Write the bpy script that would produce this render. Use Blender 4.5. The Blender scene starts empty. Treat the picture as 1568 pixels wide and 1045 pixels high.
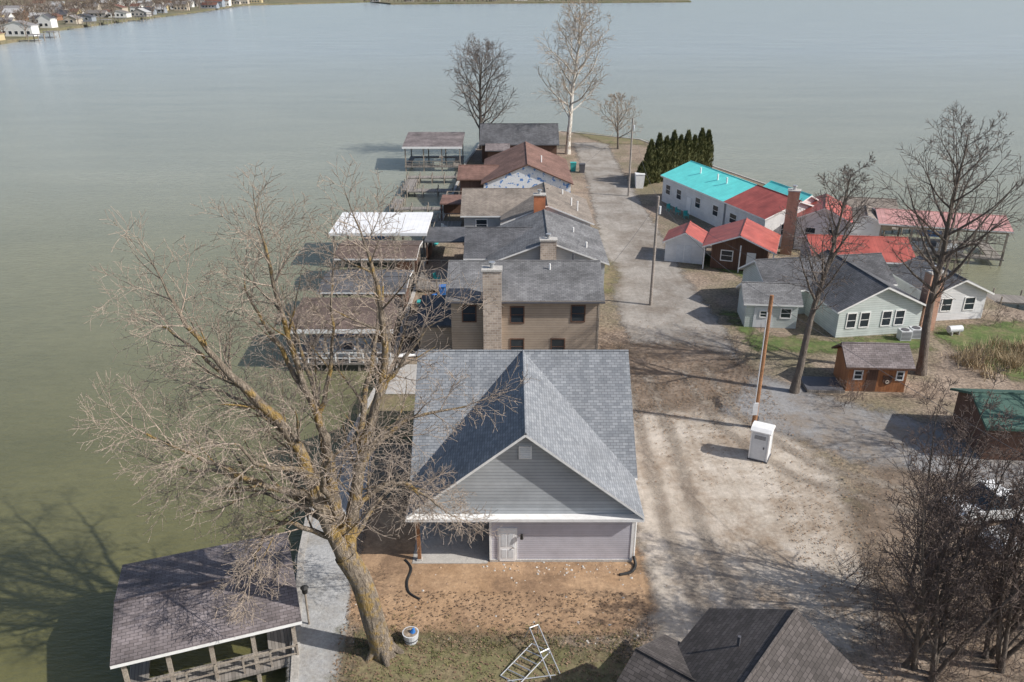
import bpy, math, random
import numpy as np
from mathutils import Vector, Matrix, Quaternion
R=math.radians
rng=random.Random(7)
sc=bpy.context.scene
# ------------------------------------------------------------------ materials
def newmat(name):
    m=bpy.data.materials.new(name); m.use_nodes=True
    nt=m.node_tree; return m,nt,nt.nodes['Principled BSDF']
def col(c): return (c[0],c[1],c[2],1)
def N(nt,t,**kw):
    n=nt.nodes.new(t)
    for k,v in kw.items():
        if k in n.inputs: n.inputs[k].default_value=v
        else: setattr(n,k,v)
    return n
def mixc(nt,fac,a,b,blend='MIX'):
    n=nt.nodes.new('ShaderNodeMix'); n.data_type='RGBA'; n.blend_type=blend
    for s,v in ((n.inputs[0],fac),(n.inputs[6],a),(n.inputs[7],b)):
        if hasattr(v,'links') : nt.links.new(v,s)
        elif isinstance(v,(int,float)): s.default_value=v
        else: s.default_value=col(v)
    return n.outputs[2]
def noise(nt,vec,scale,detail=4,rough=.6,lo=.35,hi=.65):
    n=N(nt,'ShaderNodeTexNoise',Scale=scale,Detail=detail,Roughness=rough)
    nt.links.new(vec,n.inputs['Vector'])
    r=N(nt,'ShaderNodeMapRange'); r.inputs[1].default_value=lo; r.inputs[2].default_value=hi
    nt.links.new(n.outputs[0],r.inputs[0]); return r.outputs[0]
def coord(nt,kind):
    if kind=='World': return nt.nodes.new('ShaderNodeNewGeometry').outputs['Position']
    return nt.nodes.new('ShaderNodeTexCoord').outputs[kind]
def math_(nt,op,a,b=None):
    n=nt.nodes.new('ShaderNodeMath'); n.operation=op
    for i,v in enumerate((a,b)):
        if v is None: continue
        if hasattr(v,'links'): nt.links.new(v,n.inputs[i])
        else: n.inputs[i].default_value=v
    return n.outputs[0]
def bump(nt,bs,h,strength,dist):
    b=N(nt,'ShaderNodeBump',Strength=strength,Distance=dist); nt.links.new(h,b.inputs['Height'])
    nt.links.new(b.outputs[0],bs.inputs['Normal']); return b
def M_noise(name,c1,c2,scale=1.0,rough=.85,fine=12,finev=.35,bmp=.3,c3=None,lo=.35,hi=.65):
    m,nt,bs=newmat(name); v=coord(nt,'World')
    a=noise(nt,v,scale,4,.6,lo,hi); f=noise(nt,v,fine,3,.7)
    c=mixc(nt,a,c1,c2)
    if c3: c=mixc(nt,noise(nt,v,scale*.35,5,.6,.45,.62),c,c3)
    d=mixc(nt,f,(1-finev,)*3,(1+finev,)*3)
    c=mixc(nt,1.0,c,d,'MULTIPLY')
    nt.links.new(c,bs.inputs['Base Color']); bs.inputs['Roughness'].default_value=rough
    if bmp: bump(nt,bs,f,bmp,.05)
    return m
def M_brick(name,c1,c2,mort,w,h,ms=.012,rough=.9,stain=(.6,1.15),bmp=.5,sscale=.5,off=.5):
    m,nt,bs=newmat(name); uv=coord(nt,'UV')
    b=N(nt,'ShaderNodeTexBrick',Scale=1.0); b.offset=off
    b.inputs['Color1'].default_value=col(c1); b.inputs['Color2'].default_value=col(c2); b.inputs['Mortar'].default_value=col(mort)
    b.inputs['Mortar Size'].default_value=ms; b.inputs['Brick Width'].default_value=w; b.inputs['Row Height'].default_value=h
    b.inputs['Bias'].default_value=0
    nt.links.new(uv,b.inputs['Vector'])
    wp=coord(nt,'World'); s=noise(nt,wp,sscale,6,.65,.3,.7)
    d=mixc(nt,s,(stain[0],)*3,(stain[1],)*3)
    c=mixc(nt,1.0,b.outputs[0],d,'MULTIPLY')
    mp=N(nt,'ShaderNodeMapping'); mp.inputs['Scale'].default_value=(2.2,.18,1); nt.links.new(uv,mp.inputs[0])
    g=noise(nt,mp.outputs[0],1.0,5,.7,.3,.7); c=mixc(nt,1.0,c,mixc(nt,g,(.86,.86,.87),(1.1,1.1,1.09)),'MULTIPLY')
    nt.links.new(c,bs.inputs['Base Color']); bs.inputs['Roughness'].default_value=rough
    inv=math_(nt,'SUBTRACT',1.0,b.outputs[1]); bump(nt,bs,inv,bmp,.02)
    return m
def M_stripe(name,c,c2,period,axis=1,lw=.12,rough=.6,dark=.55,bmp=.4,metal=0,stain=(.85,1.08)):
    m,nt,bs=newmat(name); uv=coord(nt,'UV'); s=N(nt,'ShaderNodeSeparateXYZ'); nt.links.new(uv,s.inputs[0])
    fr=math_(nt,'FRACT',math_(nt,'DIVIDE',s.outputs[axis],period))
    ln=math_(nt,'LESS_THAN',fr,lw)
    cell=math_(nt,'FLOOR',math_(nt,'DIVIDE',s.outputs[axis],period))
    wn=N(nt,'ShaderNodeTexWhiteNoise'); wn.noise_dimensions='1D'; nt.links.new(cell,wn.inputs['W'])
    base=mixc(nt,wn.outputs[0],c,c2)
    cc=mixc(nt,ln,base,mixc(nt,1.0,base,(dark,)*3,'MULTIPLY'))
    wp=coord(nt,'World'); g=noise(nt,wp,.8,5,.65,.3,.7)
    cc=mixc(nt,1.0,cc,mixc(nt,g,(stain[0],)*3,(stain[1],)*3),'MULTIPLY')
    nt.links.new(cc,bs.inputs['Base Color']); bs.inputs['Roughness'].default_value=rough; bs.inputs['Metallic'].default_value=metal
    bump(nt,bs,fr,bmp,.02)
    return m
def M_plain(name,c,rough=.6,metal=0,var=.1):
    m,nt,bs=newmat(name); v=coord(nt,'World'); f=noise(nt,v,3,5,.7,.3,.7)
    cc=mixc(nt,f,[x*(1-var) for x in c],[x*(1+var) for x in c])
    nt.links.new(cc,bs.inputs['Base Color']); bs.inputs['Roughness'].default_value=rough; bs.inputs['Metallic'].default_value=metal
    return m

m_white=M_plain('white_trim',(.78,.78,.77),.5)
m_glass=M_plain('window_glass',(.03,.04,.05),.08)
m_main_roof=M_brick('main_roof_shingle',(.185,.20,.22),(.28,.295,.315),(.11,.12,.135),.33,.17,.012,stain=(.83,1.1))
m_siding_l=M_stripe('lap_siding_lavender',(.54,.535,.59),(.58,.57,.63),.13,1,.14,.6,.62)
m_siding_g=M_stripe('shake_siding_gray',(.35,.37,.39),(.43,.45,.47),.19,1,.14,.7,.6)
m_roof_gray=M_brick('roof_shingle_gray',(.14,.14,.145),(.21,.21,.215),(.08,.08,.08),.33,.17,stain=(.6,1.3))
m_roof_dark=M_brick('roof_shingle_dark',(.08,.083,.09),(.125,.125,.135),(.045,.045,.05),.33,.17,stain=(.6,1.4))
m_roof_tan=M_brick('roof_shingle_tan',(.23,.195,.165),(.31,.27,.23),(.15,.12,.10),.33,.17)
m_roof_brown=M_brick('roof_shingle_redbrown',(.19,.105,.082),(.26,.15,.12),(.10,.06,.05),.33,.17)
m_roof_mud=M_brick('roof_shingle_mudbrown',(.12,.085,.07),(.18,.13,.11),(.06,.045,.04),.33,.17,stain=(.55,1.3))
m_roof_worn=M_brick('roof_shingle_worn',(.165,.138,.135),(.25,.215,.215),(.08,.07,.07),.33,.17,stain=(.5,1.3))
m_roof_fg=M_brick('roof_shingle_umber',(.062,.054,.05),(.115,.10,.095),(.035,.03,.03),.33,.17)
m_roof_green=M_stripe('green_metal_roof',(.04,.10,.075),(.048,.11,.085),.4,0,.1,.7,.7)
m_teal=M_stripe('teal_metal_roof',(.16,.78,.72),(.18,.82,.76),.35,0,.12,.5,.82,.3)
m_red=M_stripe('red_metal_roof',(.36,.085,.065),(.41,.105,.08),.35,0,.12,.5,.75,.3,stain=(.7,1.25))
m_redfade=M_stripe('faded_red_metal_roof',(.46,.24,.22),(.52,.29,.27),.45,0,.14,.6,.75,.3,stain=(.7,1.25))
m_whiteroof=M_stripe('white_metal_roof',(.78,.78,.78),(.80,.80,.80),.5,0,.08,.5,.85,.2)
m_tan_siding=M_stripe('tan_lap_siding',(.37,.30,.235),(.40,.33,.265),.2,1,.14,.7,.6)
m_white_siding=M_stripe('white_lap_siding',(.68,.69,.70),(.72,.72,.72),.15,1,.12,.6,.75)
m_pale_siding=M_stripe('pale_green_siding',(.52,.58,.56),(.56,.61,.59),.2,1,.12,.6,.65)
m_grey_siding=M_stripe('grey_siding',(.42,.44,.45),(.46,.47,.48),.18,1,.12,.6,.7)
m_wrap=M_noise('house_wrap',(.74,.76,.78),(.10,.26,.58),1.6,.6,6,.10,0,lo=.56,hi=.60)
m_wood_or=M_stripe('orange_cedar_boards',(.35,.14,.06),(.42,.185,.08),.2,0,.1,.7,.5)
m_wood_dk=M_stripe('dark_brown_boards',(.12,.065,.045),(.15,.085,.06),.2,0,.1,.8,.5)
m_deck=M_stripe('weathered_deck_boards',(.20,.18,.16),(.31,.28,.25),.15,0,.12,.85,.35)
m_wood_gr=M_noise('weathered_timber',(.24,.20,.165),(.34,.30,.25),2,.85,14,.25,.2)
m_pole=M_noise('utility_pole_wood',(.24,.12,.06),(.33,.17,.085),1.5,.85,10,.25,.2)
m_pole_gr=M_noise('old_pole_wood',(.26,.23,.2),(.34,.3,.27),1.5,.85,10,.25,.2)
m_brick=M_brick('red_brick',(.46,.23,.15),(.54,.30,.20),(.45,.36,.30),.22,.075,.01,bmp=.5,stain=(.8,1.1))
m_brick_or=M_brick('orange_brick',(.50,.16,.07),(.55,.2,.09),(.5,.25,.15),.22,.075,.01)
m_tanbrick=M_brick('tan_stone',(.56,.47,.39),(.36,.29,.24),(.58,.52,.46),.38,.2,.02,bmp=.8,stain=(.75,1.2))
m_conc=M_noise('concrete',(.42,.40,.37),(.52,.50,.47),.7,.9,8,.15,.15)
m_seaw=M_noise('seawall_concrete',(.33,.31,.28),(.44,.42,.39),.7,.9,6,.2,.2)
m_black=M_plain('black_rubber',(.02,.02,.02),.6)
m_metal=M_plain('galvanised_metal',(.5,.51,.52),.45,.6)
m_dkgrey=M_plain('dark_grey_plastic',(.09,.09,.1),.6)
m_ltgrey=M_plain('light_grey_plastic',(.60,.62,.64),.5)
m_blue=M_plain('blue_tarp',(.03,.17,.5),.5)
m_tealp=M_plain('teal_plastic',(.05,.38,.36),.5)
m_orange=M_plain('orange_plastic',(.6,.16,.03),.5)
m_door=M_plain('white_door',(.8,.8,.8),.45)
m_ground=M_noise('bare_earth_litter',(.195,.145,.105),(.31,.245,.19),.35,.95,4,.42,.5,(.17,.145,.09))
m_far=M_noise('far_shore_grass',(.19,.16,.10),(.12,.12,.06),.05,.95,.6,.3,0)

def M_patch1(name,c1,c2,c3,scale,fine,finev,nw,soft,rough,ns,tracks,alpha):
    m,nt,bs=newmat(name); v=coord(nt,'World')
    c=mixc(nt,noise(nt,v,scale,5,.65),c1,c2); c=mixc(nt,noise(nt,v,scale*.4,6,.75,.46,.64),c,c3)
    if tracks:
        mp=N(nt,'ShaderNodeMapping'); mp.inputs['Scale'].default_value=(1.1,.09,1); mp.inputs['Rotation'].default_value=(0,0,R(tracks)); nt.links.new(v,mp.inputs[0])
        t=noise(nt,mp.outputs[0],1.3,4,.6,.5,.72); c=mixc(nt,math_(nt,'MULTIPLY',t,.5),c,c3)
    f=noise(nt,v,fine,4,.8,.3,.7)
    c=mixc(nt,1.0,c,mixc(nt,f,(1-finev,)*3,(1+finev,)*3),'MULTIPLY')
    vo=N(nt,'ShaderNodeTexNoise',Scale=14.0,Detail=3.0,Roughness=.85); nt.links.new(v,vo.inputs['Vector'])
    vr=N(nt,'ShaderNodeMapRange'); vr.inputs[1].default_value=.58; vr.inputs[2].default_value=.68; nt.links.new(vo.outputs[0],vr.inputs[0])
    c=mixc(nt,math_(nt,'MULTIPLY',vr.outputs[0],.5),c,[x*.5 for x in c3])
    nt.links.new(c,bs.inputs['Base Color']); bs.inputs['Roughness'].default_value=rough
    bump(nt,bs,f,.4,.04)
    if not alpha: return m
    at=N(nt,'ShaderNodeAttribute'); at.attribute_name='edge'
    nn=N(nt,'ShaderNodeTexNoise',Scale=ns,Detail=7.0,Roughness=.72); nt.links.new(v,nn.inputs['Vector'])
    k=math_(nt,'ADD',at.outputs['Fac'],math_(nt,'MULTIPLY',math_(nt,'SUBTRACT',nn.outputs[0],.5),nw*2))
    mr=N(nt,'ShaderNodeMapRange'); mr.interpolation_type='SMOOTHSTEP'; mr.inputs[1].default_value=-soft; mr.inputs[2].default_value=soft
    nt.links.new(k,mr.inputs[0])
    tr=nt.nodes.new('ShaderNodeBsdfTransparent'); mx=nt.nodes.new('ShaderNodeMixShader')
    nt.links.new(mr.outputs[0],mx.inputs[0]); nt.links.new(tr.outputs[0],mx.inputs[1]); nt.links.new(bs.outputs[0],mx.inputs[2])
    nt.links.new(mx.outputs[0],nt.nodes['Material Output'].inputs[0])
    return m
def M_patch(name,c1,c2,c3,scale,fine,finev,nw=1.6,soft=.35,rough=.95,ns=.9,tracks=0):
    a=(c1,c2,c3,scale,fine,finev,nw,soft,rough,ns,tracks)
    return M_patch1(name+'_edge',*a,True),M_patch1(name,*a,False),nw*.6+soft
def patch(name,poly,z,mat,step=.6,marg=1.6):
    P=np.array(poly,float); x0,y0=P.min(0)-marg; x1,y1=P.max(0)+marg
    xs=np.arange(x0,x1+step,step); ys=np.arange(y0,y1+step,step)
    X,Y=np.meshgrid(xs,ys); q=np.stack([X.ravel(),Y.ravel()],1)
    dmin=np.full(len(q),1e9); ins=np.zeros(len(q),bool); n=len(P)
    for i in range(n):
        a=P[i]; b=P[(i+1)%n]; e=b-a; w=q-a
        t=np.clip((w@e)/(e@e),0,1); dd=np.hypot(*(w-t[:,None]*e).T); dmin=np.minimum(dmin,dd)
        cnd=((a[1]>q[:,1])!=(b[1]>q[:,1]))
        with np.errstate(divide='ignore',invalid='ignore'):
            xi=(b[0]-a[0])*(q[:,1]-a[1])/(b[1]-a[1]+1e-12)+a[0]
        ins^=cnd&(q[:,0]<xi)
    sd=np.where(ins,dmin,-dmin)
    nx=len(xs); idx=np.arange(len(q)).reshape(len(ys),nx)
    c=np.stack([idx[:-1,:-1],idx[:-1,1:],idx[1:,1:],idx[1:,:-1]],-1).reshape(-1,4)
    keep=(sd[c].max(1)>-marg); c=c[keep]; inner=(sd[c].min(1)>mat[2]).astype(int)
    used=np.unique(c); rm=np.full(len(q),-1); rm[used]=np.arange(len(used))
    V=[(float(q[i,0]),float(q[i,1]),z) for i in used]
    me=bpy.data.meshes.new(name); me.from_pydata(V,[],rm[c].tolist())
    a=me.attributes.new('edge','FLOAT','POINT'); a.data.foreach_set('value',np.clip(sd[used],-3,3).astype(np.float32))
    me.materials.append(mat[0]); me.materials.append(mat[1]); me.polygons.foreach_set('material_index',inner.tolist())
    o=bpy.data.objects.new(name,me); sc.collection.objects.link(o); return o

# ------------------------------------------------------------------ mesh builder
class MB:
    def __init__(s): s.v=[];s.f=[];s.m=[];s.mats=[]
    def mi(s,m):
        if m not in s.mats: s.mats.append(m)
        return s.mats.index(m)
    def add(s,vs,fs,mat):
        o=len(s.v); s.v+= [tuple(v) for v in vs]
        for i,f in enumerate(fs):
            s.f.append([o+k for k in f]); s.m.append(s.mi(mat[i] if isinstance(mat,list) else mat))
    def box(s,x0,x1,y0,y1,z0,z1,mat,rot=0,c=None):
        vs=[(x0,y0,z0),(x1,y0,z0),(x1,y1,z0),(x0,y1,z0),(x0,y0,z1),(x1,y0,z1),(x1,y1,z1),(x0,y1,z1)]
        if rot:
            cx,cy=c or ((x0+x1)/2,(y0+y1)/2); C,S=math.cos(rot),math.sin(rot)
            vs=[(cx+(a-cx)*C-(b-cy)*S,cy+(a-cx)*S+(b-cy)*C,z) for a,b,z in vs]
        s.add(vs,[(3,2,1,0),(4,5,6,7),(0,1,5,4),(1,2,6,5),(2,3,7,6),(3,0,4,7)],mat)
    def cyl(s,p0,p1,r0,r1,n,mat,cap=True):
        p0=Vector(p0);p1=Vector(p1);d=(p1-p0).normalized()
        a=d.orthogonal().normalized(); b=d.cross(a)
        vs=[]
        for p,r in ((p0,r0),(p1,r1)):
            for i in range(n):
                t=2*math.pi*i/n; vs.append(p+a*(r*math.cos(t))+b*(r*math.sin(t)))
        fs=[(i,(i+1)%n,n+(i+1)%n,n+i) for i in range(n)]
        if cap: fs+= [tuple(range(n))[::-1],tuple(range(n,2*n))]
        s.add(vs,fs,mat)
    def poly_path(s,pts,r,n,mat):
        for a,b in zip(pts[:-1],pts[1:]): s.cyl(a,b,r,r,n,mat)
    def prism(s,prof,a0,a1,axis,mat,cx=0,cy=0):
        n=len(prof); vs=[]
        for a in (a0,a1):
            for c,z in prof: vs.append((cx+a,cy+c,z) if axis=='x' else (cx+c,cy+a,z))
        fs=[(i,(i+1)%n,n+(i+1)%n,n+i) for i in range(n)]+[tuple(range(n))[::-1],tuple(range(n,2*n))]
        s.add(vs,fs,mat)
    def obj(s,name,parent=None,smooth=False,uv=True):
        me=bpy.data.meshes.new(name); me.from_pydata(s.v,[],s.f)
        for m in s.mats: me.materials.append(m)
        me.polygons.foreach_set('material_index',s.m)
        if smooth: me.polygons.foreach_set('use_smooth',[True]*len(s.f))
        me.update()
        if uv:
            ul=me.uv_layers.new(name='UVMap'); V=me.vertices
            for p in me.polygons:
                n=p.normal
                if abs(n.z)>.995: h=Vector((1,0,0)); w=Vector((0,1,0))
                else:
                    h=Vector((-n.y,n.x,0)).normalized(); w=n.cross(h)
                    if w.z<0: w=-w
                for li in p.loop_indices:
                    co=V[me.loops[li].vertex_index].co; ul.data[li].uv=(co.dot(h),co.dot(w))
        o=bpy.data.objects.new(name,me); sc.collection.objects.link(o)
        if parent: o.parent=parent
        return o
class Bld:
    def __init__(s,name,x=0,y=0,rot=0,z=0):
        s.e=bpy.data.objects.new(name,None); sc.collection.objects.link(s.e); s.e.location=(x,y,z); s.e.rotation_euler=(0,0,rot)
        s.parts={}
    def p(s,n):
        if n not in s.parts: s.parts[n]=MB()
        return s.parts[n]
    def done(s,smooth=()):
        for n,mb in s.parts.items(): mb.obj(n,s.e,n in smooth)
        return s.e
    def roof(s,cx,cy,w,d,ze,zr,axis,mat,trim,th=.16,cap=None,off=0):
        h=(d if axis=='x' else w)/2; L=(w if axis=='x' else d)/2
        pr=[(-h,ze),(off,zr),(h,ze),(h,ze-th),(off,zr-th),(-h,ze-th)]
        vs=[]
        for a in (-L,L):
            for c,z in pr: vs.append((cx+a,cy+c,z) if axis=='x' else (cx+c,cy+a,z))
        fs=[(0,1,7,6),(1,2,8,7),(2,3,9,8),(3,4,10,9),(4,5,11,10),(5,0,6,11),(0,1,4,5),(1,2,3,4),(6,7,10,11),(7,8,9,10)]
        s.p('roof').add(vs,fs,[mat,mat]+[trim]*8)
        a,b=((cx-L,cy+off,zr+.01),(cx+L,cy+off,zr+.01)) if axis=='x' else ((cx+off,cy-L,zr+.01),(cx+off,cy+L,zr+.01))
        s.p('ridge_cap').cyl(a,b,.07,.07,6,cap or mat)
    def gable(s,cx,cy,w,d,ze,zr,axis,roofm,wallm,trim=None,ov=.4,th=.16,z0=-.05,walls=True):
        trim=trim or m_white
        s.roof(cx,cy,w,d,ze,zr,axis,roofm,trim,th)
        if walls:
            h=(d if axis=='x' else w)/2; L=(w if axis=='x' else d)/2-ov
            sl=(zr-ze)/h; hw=h-ov; zt=ze+sl*ov-th-.02
            s.p('walls').prism([(-hw,z0),(hw,z0),(hw,zt),(0,zr-th-.02),(-hw,zt)],-L,L,axis,wallm,cx,cy)
    def win(s,face,wall,c,zc,w,h,frame=None,glass=None,bars=1,fw=.09):
        frame=frame or m_white; glass=glass or m_glass
        sgn=-1 if face[0]=='-' else 1; ax=face[1]
        def bx(part,c0,c1,z0,z1,d0,d1,m):
            a,b=sorted((wall+sgn*d0,wall+sgn*d1))
            if ax=='y': s.p(part).box(c0,c1,a,b,z0,z1,m)
            else: s.p(part).box(a,b,c0,c1,z0,z1,m)
        bx('window_glass',c-w/2,c+w/2,zc-h/2,zc+h/2,-.02,.012,glass)
        f='window_frames'
        bx(f,c-w/2-fw,c-w/2,zc-h/2-fw,zc+h/2+fw,-.02,.05,frame); bx(f,c+w/2,c+w/2+fw,zc-h/2-fw,zc+h/2+fw,-.02,.05,frame)
        bx(f,c-w/2,c+w/2,zc-h/2-fw,zc-h/2,-.02,.06,frame); bx(f,c-w/2,c+w/2,zc+h/2,zc+h/2+fw,-.02,.05,frame)
        if bars: bx(f,c-w/2,c+w/2,zc-.025,zc+.025,.0,.03,frame)
    def chimney(s,x,y,w,d,z0,z1,mat,cap=None):
        s.p('chimney').box(x-w/2,x+w/2,y-d/2,y+d/2,z0,z1,mat)
        s.p('chimney').box(x-w/2-.08,x+w/2+.08,y-d/2-.08,y+d/2+.08,z1,z1+.14,cap or m_conc)
        s.p('chimney').cyl((x,y,z1+.14),(x,y,z1+.5),.16,.16,10,m_metal)
        s.p('chimney').cyl((x,y,z1+.5),(x,y,z1+.6),.26,.26,10,m_metal)

# ------------------------------------------------------------------ ground, water
land=[(-9.0,10),(-9.5,26.3),(-11.2,34.8),(-11.6,38.5),(-10.4,51),(-9.6,60),(-9.6,70),(-9.4,84),(-8.4,112),(-7.6,134),(-5.2,157),(9.7,164),(24,155),(33,130),(40.5,111),(43.5,98),(45,84),(45.5,71),(53,62),(80,54),(80,-60),(-9,-60)]
mb=MB(); n=len(land)
mb.add([(x,y,0) for x,y in land]+[(x,y,-2.5) for x,y in land],[tuple(range(n))],m_ground)
for i in range(n):
    j=(i+1)%n; mb.f.append([i,n+i,n+j,j]); mb.m.append(mb.mi(m_seaw))
g=mb.obj('ground',uv=False)
mb=MB()
for i in range(0,15):
    a=Vector((*land[i],0)); b=Vector((*land[i+1],0)); d=(b-a).normalized(); nn=Vector((-d.y,d.x,0))
    a2=a-d*.05; b2=b+d*.05
    w0=.12; w1=-.22
    q=[a2+nn*w0,b2+nn*w0,b2+nn*w1,a2+nn*w1]
    zz=.10+.003*(i%2)
    mb.add([(v.x,v.y,-.3) for v in q]+[(v.x,v.y,zz) for v in q],[(0,1,2,3),(4,5,6,7),(0,1,5,4),(1,2,6,5),(2,3,7,6),(3,0,4,7)],m_seaw)
mb.obj('seawall')
# water: silty near; sky reflection and haze painted into the distant colour
m,nt,bs=newmat('lake_water')
v=coord(nt,'World')
big=noise(nt,v,.03,4,.6,.35,.65)
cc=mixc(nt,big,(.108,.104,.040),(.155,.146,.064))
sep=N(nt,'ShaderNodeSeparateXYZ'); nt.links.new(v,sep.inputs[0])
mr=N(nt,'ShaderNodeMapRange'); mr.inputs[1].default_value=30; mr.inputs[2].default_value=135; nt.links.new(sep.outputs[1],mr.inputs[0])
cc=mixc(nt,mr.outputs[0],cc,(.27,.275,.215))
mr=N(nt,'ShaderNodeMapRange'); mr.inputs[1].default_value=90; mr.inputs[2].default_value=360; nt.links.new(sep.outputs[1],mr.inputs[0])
cc=mixc(nt,mr.outputs[0],cc,(.34,.385,.41))  # far base colour tinted pale blue to imitate reflected hazy sky
mp=N(nt,'ShaderNodeMapping'); mp.inputs['Scale'].default_value=(.25,1,1); mp.inputs['Rotation'].default_value=(0,0,R(-12)); nt.links.new(v,mp.inputs[0])
st=noise(nt,mp.outputs[0],.09,6,.7,.3,.7); cc=mixc(nt,1.0,cc,mixc(nt,st,(.90,.91,.92),(1.08,1.07,1.05)),'MULTIPLY')
mp2=N(nt,'ShaderNodeMapping'); mp2.inputs['Scale'].default_value=(.5,1.6,1); mp2.inputs['Rotation'].default_value=(0,0,R(10)); nt.links.new(v,mp2.inputs[0])
st=noise(nt,mp2.outputs[0],1.1,4,.7,.35,.65); cc=mixc(nt,1.0,cc,mixc(nt,st,(.94,.94,.94),(1.06,1.06,1.06)),'MULTIPLY')
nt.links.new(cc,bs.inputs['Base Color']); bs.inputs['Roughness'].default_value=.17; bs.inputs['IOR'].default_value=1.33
mp=N(nt,'ShaderNodeMapping'); mp.inputs['Scale'].default_value=(.8,2.0,1); mp.inputs['Rotation'].default_value=(0,0,R(15)); nt.links.new(v,mp.inputs[0])
n1=N(nt,'ShaderNodeTexNoise',Scale=1.6,Detail=5.0,Roughness=.65); nt.links.new(mp.outputs[0],n1.inputs['Vector'])
bump(nt,bs,n1.outputs[0],.75,.14)
mb=MB(); S=7000
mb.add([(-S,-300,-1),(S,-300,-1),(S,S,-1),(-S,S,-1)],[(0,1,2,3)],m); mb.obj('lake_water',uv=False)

P_gravel=M_patch('gravel',(.385,.335,.275),(.51,.455,.39),(.26,.20,.145),.5,3.0,.24,nw=2.2,soft=.9,tracks=-8)
P_road=M_patch('worn_asphalt',(.26,.238,.21),(.36,.33,.295),(.19,.16,.13),.4,3,.2,nw=1.3,soft=.5,tracks=2)
P_side=M_patch('grey_gravel_road',(.21,.208,.21),(.29,.285,.28),(.22,.18,.14),.4,4,.2,nw=1.8,soft=.9,tracks=70)
P_brown=M_patch('leafy_brown_earth',(.18,.132,.095),(.27,.212,.16),(.14,.105,.075),.8,3,.32,nw=2.0,soft=1.1)
P_dirt=M_patch('orange_clay',(.33,.21,.12),(.42,.28,.17),(.22,.14,.085),.6,3,.26,nw=1.0,soft=.4)
P_walk=M_patch('grey_stone_chips',(.34,.34,.34),(.43,.43,.42),(.30,.28,.25),.6,6,.22,nw=.45,soft=.15)
P_grass=M_patch('lawn_grass',(.075,.115,.028),(.11,.15,.042),(.18,.15,.08),.8,3,.35,nw=2.2,soft=.7)
P_dry=M_patch('sparse_grass',(.135,.135,.055),(.19,.16,.085),(.23,.175,.11),.8,4,.4,nw=2.2,soft=1.0)
P_trk=M_patch('compacted_gravel',(.27,.23,.185),(.34,.295,.245),(.22,.175,.135),.8,3,.22,nw=.9,soft=.5,ns=1.5)
patch('gravel_driveway',[(6.6,27.0),(12,27),(17.5,29.5),(19,36),(19.8,44),(18,49.5),(12,51),(7.6,50),(6.9,40)],.004,P_gravel,.5,2.6)
patch('lane_road',[(10,57),(18.2,58),(18.4,66),(17.6,80),(17.5,100),(17.2,140),(17.5,152),(11.2,152),(11.2,120),(10.6,100),(9.8,80),(9.8,66)],.008,P_road,.7,1.8)
patch('side_road',[(17,58),(24,51.5),(32,47),(47,43),(47,37),(32,39.5),(22,44),(15,50)],.012,P_side,.6,2.4)
patch('leaf_litter',[(7.4,51),(7.6,60),(10,62),(16,61.5),(19,57),(17,53.5),(11,51)],.016,P_brown,.5,2.2)
patch('leaf_litter',[(19.0,26),(18.2,31),(20.2,40),(24,43),(32,38),(32,26)],.016,P_brown,.6,2.2)
def track(pts,w):
    L_=[];R_=[]
    for i,(x,y) in enumerate(pts):
        a=pts[max(0,i-1)];b_=pts[min(len(pts)-1,i+1)];d=Vector((b_[0]-a[0],b_[1]-a[1])).normalized()
        L_.append((x-d.y*w,y+d.x*w));R_.append((x+d.y*w,y-d.x*w))
    return L_+R_[::-1]
for k,(pts,z) in enumerate((([(8.6,56),(8.7,46),(8.6,38),(9.3,28)],.020),([(10.4,56),(10.6,46),(10.5,38),(11.2,28)],.020),([(13.2,57),(14.2,48),(17.5,42),(24,38)],.024),([(15,57.5),(16.0,49),(19,43.6),(25,39.8)],.024))):
    patch('tyre_track',track(pts,.22),z,P_trk,.3,.9)
patch('dirt_yard',[(-8.0,40),(-8.3,30.5),(-6.5,29.3),(-1,29.0),(5,29.3),(6.9,31),(6.9,34),(6.4,36),(6.4,40)],.028,P_dirt,.4,1.4)
patch('stone_path',[(-11.3,34.5),(-9.6,26),(-9.2,12),(-7.4,12),(-7.6,28),(-8.5,36),(-8.9,46),(-11.1,46)],.032,P_walk,.4,.7)
patch('front_lawn',[(-7.4,29),(-7.2,20),(6,20),(6.5,27.5),(1,28.6)],.036,P_dry,.4,2.0)
patch('verge_lawn',[(19.5,83),(24,78),(25.5,79),(22,86),(19.5,85)],.020,P_grass,.5,1.6)
patch('cottage_lawn',[(19.2,69),(20,60.8),(27,60.2),(34.5,61.2),(34.5,63.8),(26,62.6),(20.8,64),(20.2,69)],.024,P_grass,.5,1.6)
patch('side_lawn',[(36,63.5),(38,55.5),(44,54),(60,52.5),(60,60),(50,61.5),(45,67),(37,65)],.028,P_grass,.5,1.6)
patch('roadside_lawn',[(7.5,84),(7.5,74),(9.6,74),(11,80),(10.0,86)],.032,P_dry,.5,1.6)
patch('point_lawn',[(12,163),(17,151),(24,150),(25,154),(14,163)],.020,P_dry,.6,1.6)
patch('left_bank_lawn',[(-10.4,53),(-10.2,47),(-6,46),(-5.3,53)],.036,P_dry,.5,1.2)
P_conc=M_patch('concrete_slab',(.40,.38,.355),(.47,.45,.42),(.35,.33,.30),.4,4,.1,nw=.02,soft=.05)
patch('concrete_patio',[(-9.3,53),(-6.2,53),(-6.2,58),(-9.3,58)],.041,P_conc,.3,.3)
patch('porch_slab',[(-5.2,34.1),(-1.2,34.1),(-1.2,37.6),(-5.2,37.6)],.046,P_conc,.3,.3)

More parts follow.
